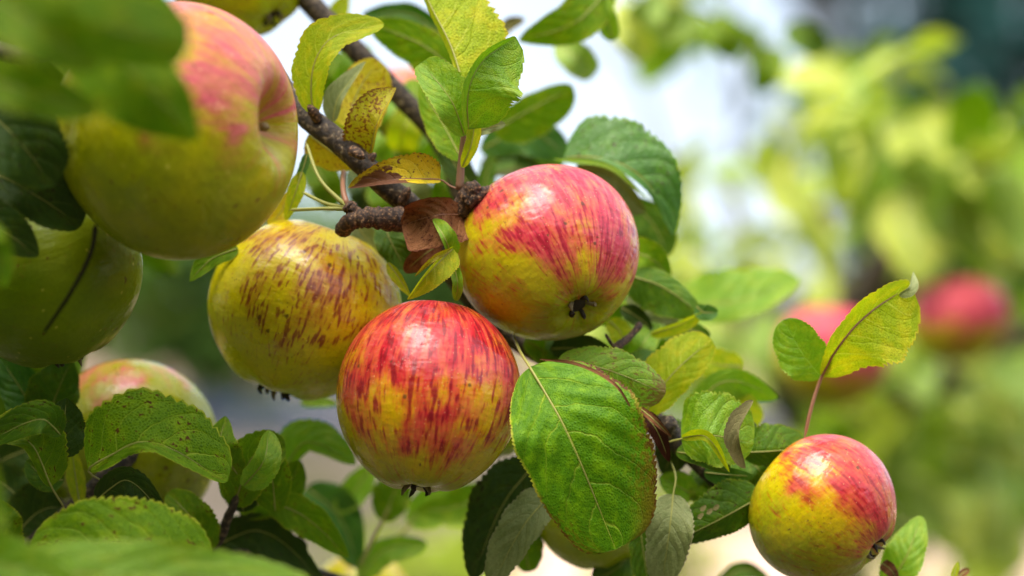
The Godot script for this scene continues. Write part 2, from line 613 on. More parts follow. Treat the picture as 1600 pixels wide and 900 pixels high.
func materials() -> void:
	tex.pore = relief_noise(0.09, 3, 4.0, 256)
	tex.wax = ramp_noise(0.012, 4, [Color(0.42, 0.42, 0.42), Color(0.62, 0.62, 0.62), Color(0.9, 0.9, 0.9)], [0.3, 0.55, 0.8], 512, 6)
	var W := 256
	var H := 400
	var c := func(r, g, b): return Color(r / 255.0, g / 255.0, b / 255.0)
	var green := leaf_look(W, H, 21, c.call(92, 130, 4), c.call(122, 152, 8), c.call(160, 176, 66), c.call(176, 178, 56), {"relief": true, "bump": 8.0, "vein": 0.75, "netk": 0.34, "spots": 0.1, "pairs": 6.0})
	var hero := leaf_look(440, 640, 31, c.call(76, 126, 2), c.call(104, 150, 4), c.call(166, 176, 76), c.call(186, 180, 70), {"relief": true, "bump": 7.0, "scorch": "hero", "net": 0.13, "netk": 0.30, "pairs": 5.0, "vein": 0.6})
	var lime := leaf_look(W, H, 41, c.call(164, 184, 28), c.call(196, 196, 34), c.call(206, 212, 110), c.call(206, 190, 60), {"netk": 0.34, "pairs": 5.5, "vein": 0.85})
	var yellow := leaf_look(W, H, 51, c.call(206, 192, 6), c.call(218, 190, 6), c.call(220, 200, 60), c.call(206, 150, 20), {"spots": 0.35, "brown": c.call(120, 66, 10)})
	var scorch := leaf_look(W, H, 61, c.call(222, 190, 8), c.call(196, 178, 12), c.call(190, 170, 60), c.call(198, 150, 30), {"scorch": "half", "brown": c.call(92, 46, 24), "spots": 0.1})
	var spot := leaf_look(W, H, 71, c.call(186, 178, 14), c.call(206, 176, 10), c.call(210, 196, 80), c.call(170, 106, 20), {"spots": 0.95, "brown": c.call(122, 72, 22), "scorch": "edge"})
	var pale := leaf_look(W, H, 81, c.call(150, 158, 92), c.call(132, 144, 76), c.call(186, 190, 130), c.call(170, 160, 120), {"netk": 0.35})
	var dry := leaf_look(W, H, 91, c.call(142, 92, 58), c.call(112, 66, 40), c.call(172, 124, 88), c.call(96, 50, 32), {"netk": 0.3, "spots": 0.3, "brown": c.call(70, 34, 22)})
	var tipped := leaf_look(W, H, 45, c.call(150, 178, 20), c.call(182, 190, 26), c.call(200, 206, 100), c.call(206, 190, 60), {"netk": 0.34, "pairs": 5.5, "vein": 0.85, "scorch": "tip", "spots": 0.45, "brown": c.call(150, 104, 40)})
	var n: Texture2D = green[1]
	var th := Color(0.62, 0.72, 0.22)
	M.green = leaf_mat(green[0], n, Color(1.1, 1.08, 1), 0.5, th, 0.3)
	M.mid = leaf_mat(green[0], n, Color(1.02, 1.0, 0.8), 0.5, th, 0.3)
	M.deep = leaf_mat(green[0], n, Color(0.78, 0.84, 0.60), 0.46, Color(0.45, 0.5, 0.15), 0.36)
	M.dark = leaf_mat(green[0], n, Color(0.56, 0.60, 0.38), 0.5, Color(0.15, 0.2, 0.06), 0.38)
	M.teal = leaf_mat(green[0], n, Color(0.66, 0.84, 0.86), 0.40, Color(0.35, 0.5, 0.3))
	M.hero = leaf_mat(hero[0], hero[1], Color(1.12, 1.1, 1), 0.52, th, 0.34, 1.0)
	M.lime = leaf_mat(lime[0], n, Color(1.04, 1.04, 1), 0.55, Color(1.0, 1.0, 0.38), 0.35)
	M.limetip = leaf_mat(tipped[0], n, Color(0.80, 0.90, 0.8), 0.48, Color(0.7, 0.8, 0.3))
	M.limegreen = leaf_mat(lime[0], n, Color(0.78, 0.92, 0.75), 0.45, Color(0.7, 0.8, 0.3))
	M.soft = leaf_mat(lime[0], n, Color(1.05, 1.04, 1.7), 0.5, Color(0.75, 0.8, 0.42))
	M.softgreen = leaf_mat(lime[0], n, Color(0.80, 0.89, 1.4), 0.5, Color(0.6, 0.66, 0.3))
	M.yellow = leaf_mat(yellow[0], n, Color(1, 1, 1), 0.5, Color(0.85, 0.8, 0.25))
	M.scorch = leaf_mat(scorch[0], n, Color(1, 1, 1), 0.55, Color(0.3, 0.28, 0.1))
	M.spot = leaf_mat(spot[0], n, Color(1, 1, 1), 0.5, Color(0.6, 0.6, 0.2))
	M.pale = leaf_mat(pale[0], n, Color(0.9, 0.9, 0.9), 0.55, Color(0.5, 0.55, 0.3))
	M.silver = leaf_mat(pale[0], n, Color(0.84, 0.74, 0.70), 0.7, Color(0.4, 0.4, 0.3))
	M.dry = leaf_mat(dry[0], n, Color(1, 1, 1), 0.7, Color(0.2, 0.13, 0.08), 0.3, 1.6)
	M.maroon = leaf_mat(dry[0], n, Color(0.55, 0.42, 0.42), 0.6, Color(0.1, 0.05, 0.04), 0.3)
	M.rib = plain(c.call(158, 156, 78), 0.55)
	M.ribred = plain(c.call(150, 104, 78), 0.5)
	M.stalk = plain(c.call(120, 96, 48), 0.6)
	M.calyx = plain(c.call(52, 40, 30), 0.9)
	M.soot = plain(c.call(26, 24, 14), 1.0)
	M.soot.metallic_specular = 0.0
	M.calyx2 = plain(c.call(120, 104, 72), 0.9)
	var bark := StandardMaterial3D.new()
	bark.albedo_texture = ramp_noise(0.02, 15, [c.call(32, 24, 18), c.call(54, 42, 32), c.call(80, 64, 48), c.call(150, 128, 98), c.call(158, 156, 128)], [0.25, 0.5, 0.64, 0.78, 0.9])
	bark.roughness = 0.75
	bark.normal_enabled = true
	bark.normal_texture = relief_noise(0.03, 16, 6.0)
	bark.normal_scale = 1.0
	bark.uv1_triplanar = true
	bark.uv1_scale = Vector3.ONE * 30.0
	M.bark = bark
	var spur: StandardMaterial3D = bark.duplicate()
	spur.albedo_color = Color(1.15, 1.0, 0.9)
	spur.uv1_scale = Vector3.ONE * 60.0
	M.spur = spur
	M.shoot = plain(c.call(132, 96, 72), 0.5)

func blob_leaf(sd: int, len_: float) -> ArrayMesh:
	var m := [Vector3.ZERO, Vector3(0.0, 0.5, 0.06) * len_, Vector3(0.05, 1.0, -0.06) * len_]
	var rr := RandomNumberGenerator.new()
	rr.seed = sd
	var p := PackedVector3Array()
	var uv := PackedVector2Array()
	var rows := 9
	var cols := 5
	var fold := rr.randf_range(0.1, 0.6)
	var tw := rr.randf_range(-0.7, 0.7)
	for i in rows:
		var t := float(i) / (rows - 1)
		var c := spline(m, t)
		var f := pow(maxf(t, 1e-4), 0.55) * pow(maxf(1.0 - t, 1e-4), 0.65) / 0.44 * 0.30 * len_
		for j in cols:
			var s := (j - 2) / 2.0
			var q := Vector3(s * f * cos(fold), 0, absf(s) * f * sin(fold) + 0.05 * len_ * s * sin(t * 7.0 + sd))
			p.append(c + q.rotated(Vector3.UP, tw * t))
			uv.append(Vector2(0.5 + s * 0.5, 1.0 - t))
	return grid(p, uv, rows, cols)

func crown(called: String, par: Node3D, mesh: Mesh, mat: Material, xf: Array) -> MultiMeshInstance3D:
	var mm := MultiMesh.new()
	mm.transform_format = MultiMesh.TRANSFORM_3D
	mm.mesh = mesh
	mm.instance_count = xf.size()
	for i in xf.size():
		mm.set_instance_transform(i, xf[i])
	var o := MultiMeshInstance3D.new()
	o.multimesh = mm
	o.material_override = mat
	o.name = called
	o.set_meta("kind", "stuff")
	par.add_child(o, true)
	return o

func rand_basis(r: RandomNumberGenerator, droop := 0.3) -> Basis:
	var dir := Vector3(r.randfn(), r.randfn() - droop, r.randfn()).normalized()
	var side := dir.cross(Vector3(r.randfn() * 0.4, 1.0, r.randfn() * 0.4)).normalized()
	return Basis(side, dir, side.cross(dir)).rotated(dir, r.randfn() * 0.5)

# a whole tree some way off: trunk, boughs and a crown of leaf clumps
func far_tree(called: String, label: String, px: float, dist: float, height: float, spread: float, mat: String, count: int, leaf_len: float, sd: int, low := 0.25) -> Node3D:
	var r := RandomNumberGenerator.new()
	r.seed = sd
	var x := (px - 800.0) / F * dist
	var t := thing(called, label, "tree", Vector3(x, 0, -dist), "trees beyond the orchard")
	obj("trunk", tube([Vector3.ZERO, Vector3(0.1, height * 0.4, 0), Vector3(-0.05, height * 0.95, 0.1)], [height * 0.03, height * 0.02, height * 0.004], 16, 9, 0.1), M.bark_far, t)
	var centres := []
	for k in 14:
		var a := TAU * k * 0.382
		var hh := height * lerpf(low, 0.92, (k + 0.5) / 14.0)
		var reach := spread * sin(PI * clampf((hh / height - low * 0.6) / (1.1 - low * 0.6), 0.05, 0.98)) * r.randf_range(0.6, 1.0)
		var e := Vector3(cos(a) * reach, hh + reach * 0.2, sin(a) * reach)
		obj("bough", tube([Vector3(0, hh * 0.8, 0), e * 0.5 + Vector3(0, hh * 0.42, 0), e], [height * 0.009, height * 0.006, height * 0.002], 8, 6), M.bark_far, t)
		for q in 3:
			centres.append([e * Vector3(1.0 - q * 0.28, 1, 1.0 - q * 0.28), spread * r.randf_range(0.22, 0.40)])
	var xf := []
	for i in count:
		var ce = centres[r.randi() % centres.size()]
		var p: Vector3 = ce[0] + Vector3(r.randfn(), r.randfn() * 0.8, r.randfn()) * ce[1] * 0.6
		xf.append(Transform3D(rand_basis(r).scaled(Vector3.ONE * r.randf_range(0.7, 1.3)), p))
	crown("crown", t, blob_leaf(sd, leaf_len), M[mat], xf)
	return t

func setting() -> void:
	var c := func(r, g, b): return Color(r / 255.0, g / 255.0, b / 255.0)
	var gm := StandardMaterial3D.new()
	gm.albedo_texture = ramp_noise(0.012, 25, [c.call(52, 58, 26), c.call(70, 66, 46), c.call(84, 76, 68), c.call(98, 88, 82)], [0.25, 0.42, 0.55, 0.8])
	gm.roughness = 0.95
	gm.metallic_specular = 0.1
	gm.uv1_triplanar = true
	gm.uv1_world_triplanar = true
	gm.uv1_scale = Vector3.ONE * 0.11
	M.ground = gm
	var pm := PlaneMesh.new()
	pm.size = Vector2(1600, 1600)
	struct("ground", pm, gm)
	# a grey-blue asphalt road with kerbs crosses the view behind the orchard
	var rm := StandardMaterial3D.new()
	rm.albedo_texture = ramp_noise(0.05, 26, [c.call(30, 38, 56), c.call(44, 54, 74)], [0.3, 0.7], 256)
	rm.roughness = 0.95
	rm.metallic_specular = 0.1
	rm.uv1_triplanar = true
	rm.uv1_world_triplanar = true
	var bx := BoxMesh.new()
	bx.size = Vector3(300, 0.02, 8.0)
	var road := struct("road", bx, rm)
	road.position = Vector3(0, -0.002, -28.0)
	var kb := BoxMesh.new()
	kb.size = Vector3(300, 0.24, 0.16)
	for z in [-23.9, -32.1]:
		var k := struct("kerb", kb, plain(c.call(150, 144, 136), 0.9))
		k.position = Vector3(0, 0.0, z)
	var gv := StandardMaterial3D.new()
	gv.albedo_texture = ramp_noise(0.03, 27, [c.call(160, 132, 112), c.call(186, 158, 140), c.call(200, 176, 160)], [0.2, 0.5, 0.8], 256)
	gv.roughness = 0.95
	gv.metallic_specular = 0.1
	gv.uv1_triplanar = true
	gv.uv1_world_triplanar = true
	gv.uv1_scale = Vector3.ONE * 0.5
	var pth := BoxMesh.new()
	pth.size = Vector3(12, 0.02, 5.5)
	var path := struct("path", pth, gv)
	path.position = Vector3(5.8, -0.004, -13.0)
	path.rotation_degrees.y = 8.0
	var vb := BoxMesh.new()
	vb.size = Vector3(300, 0.02, 14.0)
	var verge := struct("verge", vb, gv)
	var vm: StandardMaterial3D = gv.duplicate()
	vm.albedo_color = Color(0.72, 0.70, 0.70)
	verge.material_override = vm
	verge.position = Vector3(0, -0.004, -40.0)
	var bf := StandardMaterial3D.new()
	bf.albedo_color = c.call(70, 60, 50)
	bf.roughness = 0.9
	M.bark_far = bf
	var fm := func(a: Color, th: Color):
		var m := StandardMaterial3D.new()
		m.albedo_color = a
		m.roughness = 0.7
		m.metallic_specular = 0.15
		m.backlight_enabled = true
		m.backlight = th
		return m
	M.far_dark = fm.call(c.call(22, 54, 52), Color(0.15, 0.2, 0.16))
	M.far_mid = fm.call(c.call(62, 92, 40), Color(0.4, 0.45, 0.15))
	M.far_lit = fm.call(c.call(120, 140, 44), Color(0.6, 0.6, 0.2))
	far_tree("dark_tree", "tall dark blue green tree at the upper right, far beyond the orchard", 1560, 14.0, 4.8, 1.5, "far_dark", 1900, 0.22, 101)
	far_tree("dark_tree", "dark blue green tree right of the bright sky gap", 1290, 17.0, 5.0, 0.55, "far_dark", 420, 0.20, 102, 0.72)
	far_tree("round_tree", "olive tree behind the left apples", 300, 24.0, 2.5, 1.5, "far_mid", 1100, 0.30, 103)
	far_tree("round_tree", "olive green tree in the distance behind the middle apple", 600, 36.0, 2.2, 2.2, "far_mid", 2600, 0.40, 104)
	far_tree("round_tree", "low olive tree in the distance below the sky gap", 1010, 30.0, 1.4, 1.1, "far_mid", 2600, 0.34, 105, 0.15)
	far_tree("round_tree", "lighter green tree in the distance at the right edge", 1500, 26.0, 1.3, 1.1, "far_lit", 2600, 0.32, 106, 0.15)
	apple_tree_right()
	apple_tree_left()
	for q in [[690.0, 7.0, 0.80, "low green shrub seen blurred below the red striped apple"], [1470.0, 6.0, 0.80, "low green shrub seen blurred in the lower right corner"], [1010.0, 9.0, 0.72, "low green shrub seen blurred below the large sharp leaf"]]:
		var sh := far_tree("shrub", q[3], q[0], q[1], q[2], 0.30, "far_lit", 420, 0.09, int(q[0]), 0.2)
		sh.set_meta("category", "shrub")
		sh.set_meta("group", "low shrubs under the trees")
	# the rest of the orchard, beside and behind the camera
	for k in 7:
		var o := far_tree("orchard_tree", ["%s apple tree of the row behind the camera" % ["leftmost", "second from left", "third from left", "middle", "third from right", "second from right", "rightmost"][k], 0][0], 800.0, 1.0, 3.4, 1.5, "far_mid", 1500, 0.22, 120 + k, 0.2)
		o.position = Vector3(-4.5 + k * 2.2, 0, 3.2 + 0.5 * sin(k * 2.0))
		o.set_meta("group", "orchard trees behind the camera")

# the blurred apple tree on the right, one and a half to four metres off
func apple_tree_right() -> void:
	var r := RandomNumberGenerator.new()
	r.seed = 301
	var org := at(1330, 450, 2.3)
	org.y = 0.0
	var t := thing("apple_tree", "blurred yellow green apple tree filling the right of the view", "tree", org)
	var q := func(x, y, d): return at(x, y, d) - org
	obj("trunk", tube([Vector3(0, 0, 0), Vector3(0.02, 0.55, 0), q.call(1290, 720, 2.3), q.call(1250, 560, 2.25)], [0.05, 0.042, 0.032, 0.024], 22, 12, 0.15), M.bark, t)
	obj("limb", tube([q.call(1290, 720, 2.3), q.call(1200, 560, 2.2), q.call(1150, 470, 2.2), q.call(1090, 400, 2.5)], [0.02, 0.016, 0.010, 0.006], 22, 10, 0.15), M.bark, t)
	obj("limb", tube([q.call(1260, 600, 2.25), q.call(1440, 340, 2.1), q.call(1480, 200, 2.1)], [0.022, 0.024, 0.006], 22, 10, 0.15), M.bark, t)
	obj("limb", tube([q.call(1280, 680, 2.3), q.call(1450, 600, 2.0), q.call(1700, 480, 1.9)], [0.02, 0.014, 0.008], 22, 10, 0.15), M.bark, t)
	obj("limb", tube([q.call(1250, 560, 2.25), q.call(1145, 330, 2.5), q.call(1150, 180, 2.6), q.call(1140, -40, 2.7)], [0.012, 0.005, 0.0035, 0.003], 22, 10, 0.15), M.bark, t)
	obj("twig", tube([q.call(1090, 400, 2.5), q.call(1040, 250, 2.5), q.call(995, 120, 2.6), q.call(920, 40, 2.7)], [0.006, 0.0045, 0.003, 0.002], 20, 8, 0.1), M.bark, t)
	obj("twig", tube([q.call(995, 120, 2.6), q.call(1030, 60, 2.6), q.call(1060, -20, 2.6)], [0.003, 0.002, 0.0015], 12, 8, 0.1), M.bark, t)
	var meshes := []
	for k in 6:
		meshes.append(blob_leaf(310 + k, 0.075))
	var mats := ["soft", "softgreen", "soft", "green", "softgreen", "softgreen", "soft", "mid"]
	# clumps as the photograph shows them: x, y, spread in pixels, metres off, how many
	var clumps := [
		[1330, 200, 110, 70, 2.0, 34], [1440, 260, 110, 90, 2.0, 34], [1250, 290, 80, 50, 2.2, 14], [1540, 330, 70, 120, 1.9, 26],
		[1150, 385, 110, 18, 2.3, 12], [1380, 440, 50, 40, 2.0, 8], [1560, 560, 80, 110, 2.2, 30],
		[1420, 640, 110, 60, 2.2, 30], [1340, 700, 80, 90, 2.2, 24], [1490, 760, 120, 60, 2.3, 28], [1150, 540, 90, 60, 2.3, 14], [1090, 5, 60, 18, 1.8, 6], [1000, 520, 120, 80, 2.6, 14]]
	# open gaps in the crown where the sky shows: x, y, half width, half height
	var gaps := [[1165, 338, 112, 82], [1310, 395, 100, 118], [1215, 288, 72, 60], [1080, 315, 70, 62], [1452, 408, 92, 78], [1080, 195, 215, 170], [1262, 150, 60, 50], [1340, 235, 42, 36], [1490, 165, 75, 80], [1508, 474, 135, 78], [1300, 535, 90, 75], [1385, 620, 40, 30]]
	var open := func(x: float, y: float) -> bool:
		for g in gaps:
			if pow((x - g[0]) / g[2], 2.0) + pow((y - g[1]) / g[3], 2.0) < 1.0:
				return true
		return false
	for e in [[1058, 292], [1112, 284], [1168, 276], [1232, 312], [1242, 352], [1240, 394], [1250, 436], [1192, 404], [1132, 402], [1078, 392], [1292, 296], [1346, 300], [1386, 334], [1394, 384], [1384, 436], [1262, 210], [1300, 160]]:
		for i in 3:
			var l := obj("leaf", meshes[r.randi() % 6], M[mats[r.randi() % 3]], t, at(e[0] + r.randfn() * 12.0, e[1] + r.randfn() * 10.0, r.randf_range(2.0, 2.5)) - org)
			l.basis = rand_basis(r, 0.2).scaled(Vector3.ONE * r.randf_range(0.6, 0.95))
	for cl in clumps:
		for i in cl[5] * 3 / 2:
			var d: float = cl[4] * r.randf_range(0.85, 1.2)
			var px: float = cl[0] + r.randfn() * cl[2] * 0.62
			var py: float = cl[1] + r.randfn() * cl[3] * 0.62
			if open.call(px, py):
				continue
			var p := at(px, py, d)
			var l := obj("leaf", meshes[r.randi() % 6], M[mats[r.randi() % 8]], t, p - org)
			l.basis = rand_basis(r, 0.5).scaled(Vector3.ONE * r.randf_range(0.75, 1.2))
	var xf := []
	for i in 420:
		var cl = clumps[[0, 1, 3, 6, 7, 8, 9][r.randi() % 7]]
		var d: float = cl[4] * r.randf_range(1.15, 1.7)
		var px: float = cl[0] + r.randfn() * cl[2] * 0.55 + 20
		var py: float = cl[1] + r.randfn() * cl[3] * 0.55 + 10
		if open.call(px, py):
			continue
		var p := at(px, py, d)
		xf.append(Transform3D(rand_basis(r, 0.5).scaled(Vector3.ONE * r.randf_range(0.75, 1.2)), p - org))
	crown("foliage", t, meshes[1], M.mid, xf)

# the tree that the near boughs grow from stands to the left of the camera; its crown shades them
func apple_tree_left() -> void:
	var r := RandomNumberGenerator.new()
	r.seed = 401
	var org := at(-130, 450, 1.25)
	org.y = 0.0
	var t := thing("apple_tree", "shaded apple tree at the left edge that the near boughs grow from", "tree", org)
	obj("trunk", tube([Vector3.ZERO, Vector3(0.01, 0.8, 0.02), at(-70, 500, 1.22) - org, at(-60, 250, 1.2) - org, Vector3(-0.05, 2.1, 0)], [0.09, 0.07, 0.055, 0.05, 0.03], 30, 14, 0.15), M.bark, t)
	obj("limb", tube([at(-60, 250, 1.2) - org, at(200, -60, 1.1) - org, at(480, -200, 1.1) - org], [0.035, 0.022, 0.015], 24, 11, 0.15), M.bark, t)
	obj("limb", tube([Vector3(-0.02, 1.75, 0), Vector3(0.05, 1.95, 0.5), Vector3(0.15, 2.0, 0.9)], [0.035, 0.022, 0.01], 24, 11, 0.15), M.bark, t)
	var ml := blob_leaf(410, 0.075)
	var xf := []
	for i in 5200:
		var p := Vector3(-0.85 + r.randfn() * 0.35, 1.75 + r.randf_range(-0.6, 0.8), -0.35 + r.randfn() * 0.8)
		var clear := -0.30 * maxf(0.35, -p.z) if p.y < 1.86 else -0.24
		if p.x < clear:
			xf.append(Transform3D(rand_basis(r, 0.4), p - org))
	for i in 260:
		var p := at(-70 + r.randf_range(-130.0, 130.0), 250 + r.randf_range(-250.0, 250.0), r.randf_range(1.02, 1.35)) - org
		xf.append(Transform3D(rand_basis(r, 0.4), p))
	crown("foliage", t, ml, M.mid, xf)

func branches() -> void:
	main_branch()
	back_branch()
	lower_branch()
	near_branch()

func main_branch() -> void:
	var b := thing("apple_branch", "bearing apple branch running from upper left to lower right behind the sharp apples", "branch", near(640, 320, 1))
	limb(b, "limb", [v(380, 60, 4), v(470, 172, 1), v(530, 222, 0), v(600, 288, 0), v(655, 338, 1), v(705, 425, 4), v(790, 520, 5), v(900, 580, 4), v(1000, 645, 3), v(1060, 690, 3), v(1130, 755, 3), v(1210, 800, 4), v(1290, 850, 5)], [20, 19, 18.5, 19, 19, 18, 18, 18, 20, 19, 16, 12, 8], M.bark, 150, 0.055, 0.0, 10.0, 19)
	limb(b, "spur", [v(648, 345, 1), v(610, 342, -1), v(575, 340, -1.5), v(550, 345, -1.5), v(533, 362, -0.5)], [19, 17, 15, 13, 11], M.spur, 60, 0.12, 0.18, 9.0)
	limb(b, "spur", [v(560, 342, -1.2), v(550, 328, -1.5), v(540, 318, -1.6)], [13, 11, 9], M.spur, 18, 0.35)
	limb(b, "spur", [v(680, 365, 1), v(712, 335, -0.5), v(736, 300, -1), v(750, 288, -1)], [15, 15, 15, 8], M.spur, 40, 0.2, 0.16, 6.0)
	limb(b, "spur", [v(725, 320, -1), v(750, 303, -1), v(772, 300, 0)], [13, 10, 9], M.spur, 18, 0.3)
	limb(b, "spur", [v(1048, 690, 2), v(1040, 670, 0.5), v(1052, 655, 0)], [17, 19, 10], M.bark, 18, 0.3)
	limb(b, "shoot", [v(718, 298, -1), v(721, 250, -1), v(728, 188, -1)], [7, 5.5, 5], M.shoot, 24, 0.05)
	limb(b, "shoot", [v(960, 560, 2), v(962, 545, 1.5), v(985, 525, 2), v(1002, 505, 2.5)], [6, 8, 5, 7], M.spur, 24, 0.3)
	limb(b, "shoot", [v(975, 553, 2), v(958, 540, 1), v(945, 520, 1)], [4, 3, 2.5], M.spur, 14, 0.2)
	for s in [[v(478, 222, 0), v(500, 280, -1), v(540, 322, -1.4)], [v(472, 300, 0), v(510, 318, -1), v(545, 324, -1.4)], [v(452, 328, 0), v(500, 326, -1), v(548, 326, -1.4)]]:
		limb(b, "leaf_stalk", s, [2.6, 2.6, 4.0], M.rib, 18, 0.05)
	limb(b, "leaf_stalk", [v(537, 265, 1), v(536, 295, -0.8), v(542, 320, -1.4)], [4, 4, 5], M.ribred, 18, 0.05)
	for q in [[500, 190, 0, -10, -14], [565, 262, 0, 12, -12], [625, 322, 0, 8, -16], [545, 232, -1, 14, 8], [668, 362, 0, 14, -4], [1075, 690, 2, 10, -12]]:
		limb(b, "bud", [v(q[0], q[1], q[2]), v(q[0] + q[3] * 1.2, q[1] + q[4] * 1.2, q[2] - 0.3), v(q[0] + q[3] * 1.9, q[1] + q[4] * 1.9, q[2] - 0.4)], [9, 8, 2.5], M.spur, 12, 0.3)
	# upper left
	leaf(b, "lime", [v(490, 178, 0), v(488, 110, -0.5), v(520, 58, -0.6), v(600, 37, 0)], 36, 30, {"twist": 25, "tl": 10, "tr": 20, "rows": 64, "from": v(505, 215, 0)})
	leaf(b, "yellow", [v(540, 220, 2.5), v(556, 150, 3), v(592, 94, 3.2)], 36, 56, {"tl": 5, "tr": -10})
	leaf(b, "spot", [v(578, 240, 0), v(590, 190, -0.8), v(619, 137, -0.5)], 52, 14, {"tl": -8, "tr": 70, "cl": 30, "pa": 0.4, "pb": 0.7, "label": "curled yellow leaf with brown flecks"})
	leaf(b, "pale", [v(520, 190, 1), v(530, 150, 1), v(572, 96, 1.4)], 22, 13, {"tl": 20, "tr": 35, "twist": 30})
	leaf(b, "yellow", [v(482, 210, 2), v(515, 235, 2), v(556, 262, 2.2)], 10, 34, {"tl": 10, "tr": -10})
	leaf(b, "lime", [v(500, 190, 2.5), v(530, 225, 2.5), v(552, 266, 2.6)], 26, 26)
	leaf(b, "scorch", [v(688, 281, -1), v(620, 280, -1.8), v(544, 294, -1)], 14, 42, {"tl": 60, "tr": -5, "cr": 38, "pa": 0.32, "pb": 0.75, "rows": 64, "from": v(728, 300, -1), "via": v(704, 291, -1), "ribm": "ribred", "label": "yellow leaf with a brown scorched half"})
	leaf(b, "dry", [v(730, 336, -0.5), v(682, 336, -2), v(628, 352, -1.2)], 58, 34, {"tl": 10, "tr": 5, "cl": 34, "cr": 50, "wave": 0.34, "rows": 70, "half": 14, "pa": 0.62, "pb": 0.52, "saw": 0.03, "ribm": "ribred", "label": "withered brown leaf"})
	leaf(b, "dry", [v(690, 380, 0), v(660, 400, 0), v(632, 425, 0.5)], 18, 18, {"wave": 0.2, "label": "withered brown leaf"})
	leaf(b, "limegreen", [v(706, 402, -2), v(694, 370, -2.6), v(676, 342, -2)], 7, 20, {"tr": 10, "tl": 30})
	leaf(b, "lime", [v(708, 388, -2.4), v(676, 420, -3.4), v(636, 468, -3)], 30, 15, {"tl": 0, "tr": 40, "cr": 60, "pa": 0.4, "label": "yellow green leaf with a brown curled margin"})
	leaf(b, "spot", [v(704, 390, -2.6), v(676, 405, -3.5), v(648, 432, -3.2)], 5, 9, {"rib": false, "tr": 60})
	leaf(b, "limegreen", [v(704, 400, -2), v(715, 440, -2.6), v(712, 470, -2)], 12, 10, {"tl": 40, "tr": 20})
	leaf(b, "deep", [v(598, 345, 2), v(612, 380, 1.6), v(634, 420, 1.5)], 26, 26, {"wave": 0.15})
	leaf(b, "pale", [v(552, 346, 3), v(575, 375, 3), v(602, 402, 3)], 20, 20)
	leaf(b, "teal", [v(640, 350, 2.2), v(650, 372, 2.2), v(650, 400, 2.4)], 26, 26)
	leaf(b, "lime", [v(606, 410, -0.5), v(622, 432, -0.6), v(642, 464, -0.5)], 8, 12, {"tl": 40})
	# the tuft above the middle apple
	leaf(b, "lime", [v(730, 176, -1), v(712, 90, -0.5), v(676, 15, 0.5), v(640, -60, 1.5)], 16, 96, {"tl": -60, "tr": -14, "rows": 80, "pa": 0.42, "pb": 0.5, "ribk": 1.5, "label": "large yellow green leaf seen from below"})
	leaf(b, "limegreen", [v(732, 202, -2), v(732, 140, -3), v(758, 92, -3), v(806, 58, -2.5)], 18, 84, {"tl": 55, "tr": -8, "cr": 22, "rows": 70, "pa": 0.34, "pb": 0.42})
	leaf(b, "limegreen", [v(726, 212, -1.4), v(704, 155, -2), v(658, 98, -1.6)], 36, 40, {"tl": 35, "tr": 10, "rows": 60, "pa": 0.5, "pb": 0.38})
	leaf(b, "lime", [v(722, 262, -1.2), v(738, 220, -1.6), v(742, 170, -1.6)], 13, 14, {"tl": 30, "tr": 30})
	leaf(b, "pale", [v(735, 208, -0.5), v(760, 200, -0.8), v(790, 194, -0.6)], 14, 10, {"wave": 0.2})
	leaf(b, "green", [v(722, 250, 1), v(690, 190, 2), v(655, 135, 3)], 30, 30, {"tl": -10, "tr": 20})
	# under the big blurred apple
	leaf(b, "green", [v(372, 388, 0.5), v(330, 405, 0.5), v(296, 440, 0.5)], 16, 22, {"tl": 20, "tr": -10})
	leaf(b, "lime", [v(472, 268, 0.5), v(462, 300, 0.5), v(446, 345, 0.8)], 14, 14, {"tl": 20})
	leaf(b, "teal", [v(480, 240, 0.5), v(474, 262, 0.5), v(464, 285, 0.5)], 8, 8)
	leaf(b, "yellow", [v(452, 300, 2.5), v(440, 330, 2.5), v(420, 352, 2.5)], 16, 16)
	# middle and right
	leaf(b, "hero", [v(828, 574, -3.2), v(888, 680, -4.6), v(962, 858, -3.6)], 119, 86, {"tl": 6, "tr": 4, "cl": -20, "cr": -14, "rows": 190, "half": 14, "teeth": 44.0, "saw": 0.04, "wave": 0.07, "pa": 0.46, "pb": 0.33, "from": v(800, 520, 1), "via": v(812, 548, -1.6), "ribk": 1.5, "seed": 4, "label": "large sharp green leaf with browned margin"})
	leaf(b, "dry", [v(842, 561, -4.0), v(905, 570, -4.6), v(960, 600, -4.8), v(992, 648, -4.6)], 3, 3, {"rib": false, "wave": 0.5, "rows": 50, "label": "browned curled leaf edge"})
	leaf(b, "limetip", [v(872, 562, -0.5), v(950, 578, -1), v(1040, 615, -0.6)], 40, 50, {"tl": -10, "tr": -8, "cl": -25, "rows": 64, "pa": 0.5, "pb": 0.4})
	leaf(b, "lime", [v(1005, 650, 1.5), v(1050, 585, 1), v(1112, 530, 1.2)], 48, 36, {"tl": -15, "tr": -10, "rows": 60, "pa": 0.5, "pb": 0.42})
	leaf(b, "limegreen", [v(1070, 650, 5), v(1135, 595, 5), v(1216, 622, 5.5)], 22, 40, {"tl": 20, "tr": -20})
	leaf(b, "lime", [v(1100, 640, 5.5), v(1140, 630, 5.5), v(1190, 660, 5.5)], 30, 40, {"tr": -20})
	leaf(b, "limegreen", [v(1064, 686, -0.5), v(1112, 680, -1.4), v(1178, 694, -0.6)], 74, 50, {"tl": -18, "tr": -5, "cl": 20, "rows": 64, "pa": 0.4, "pb": 0.4, "from": v(1040, 692, 0), "ribm": "rib"})
	leaf(b, "silver", [v(1177, 626, -1.6), v(1152, 676, -2.4), v(1165, 732, -1.8)], 3, 24, {"tr": 15, "cr": 30, "wave": 0.2, "pa": 0.6, "pb": 0.6, "rib": false, "label": "silvery curled back leaf margin"})
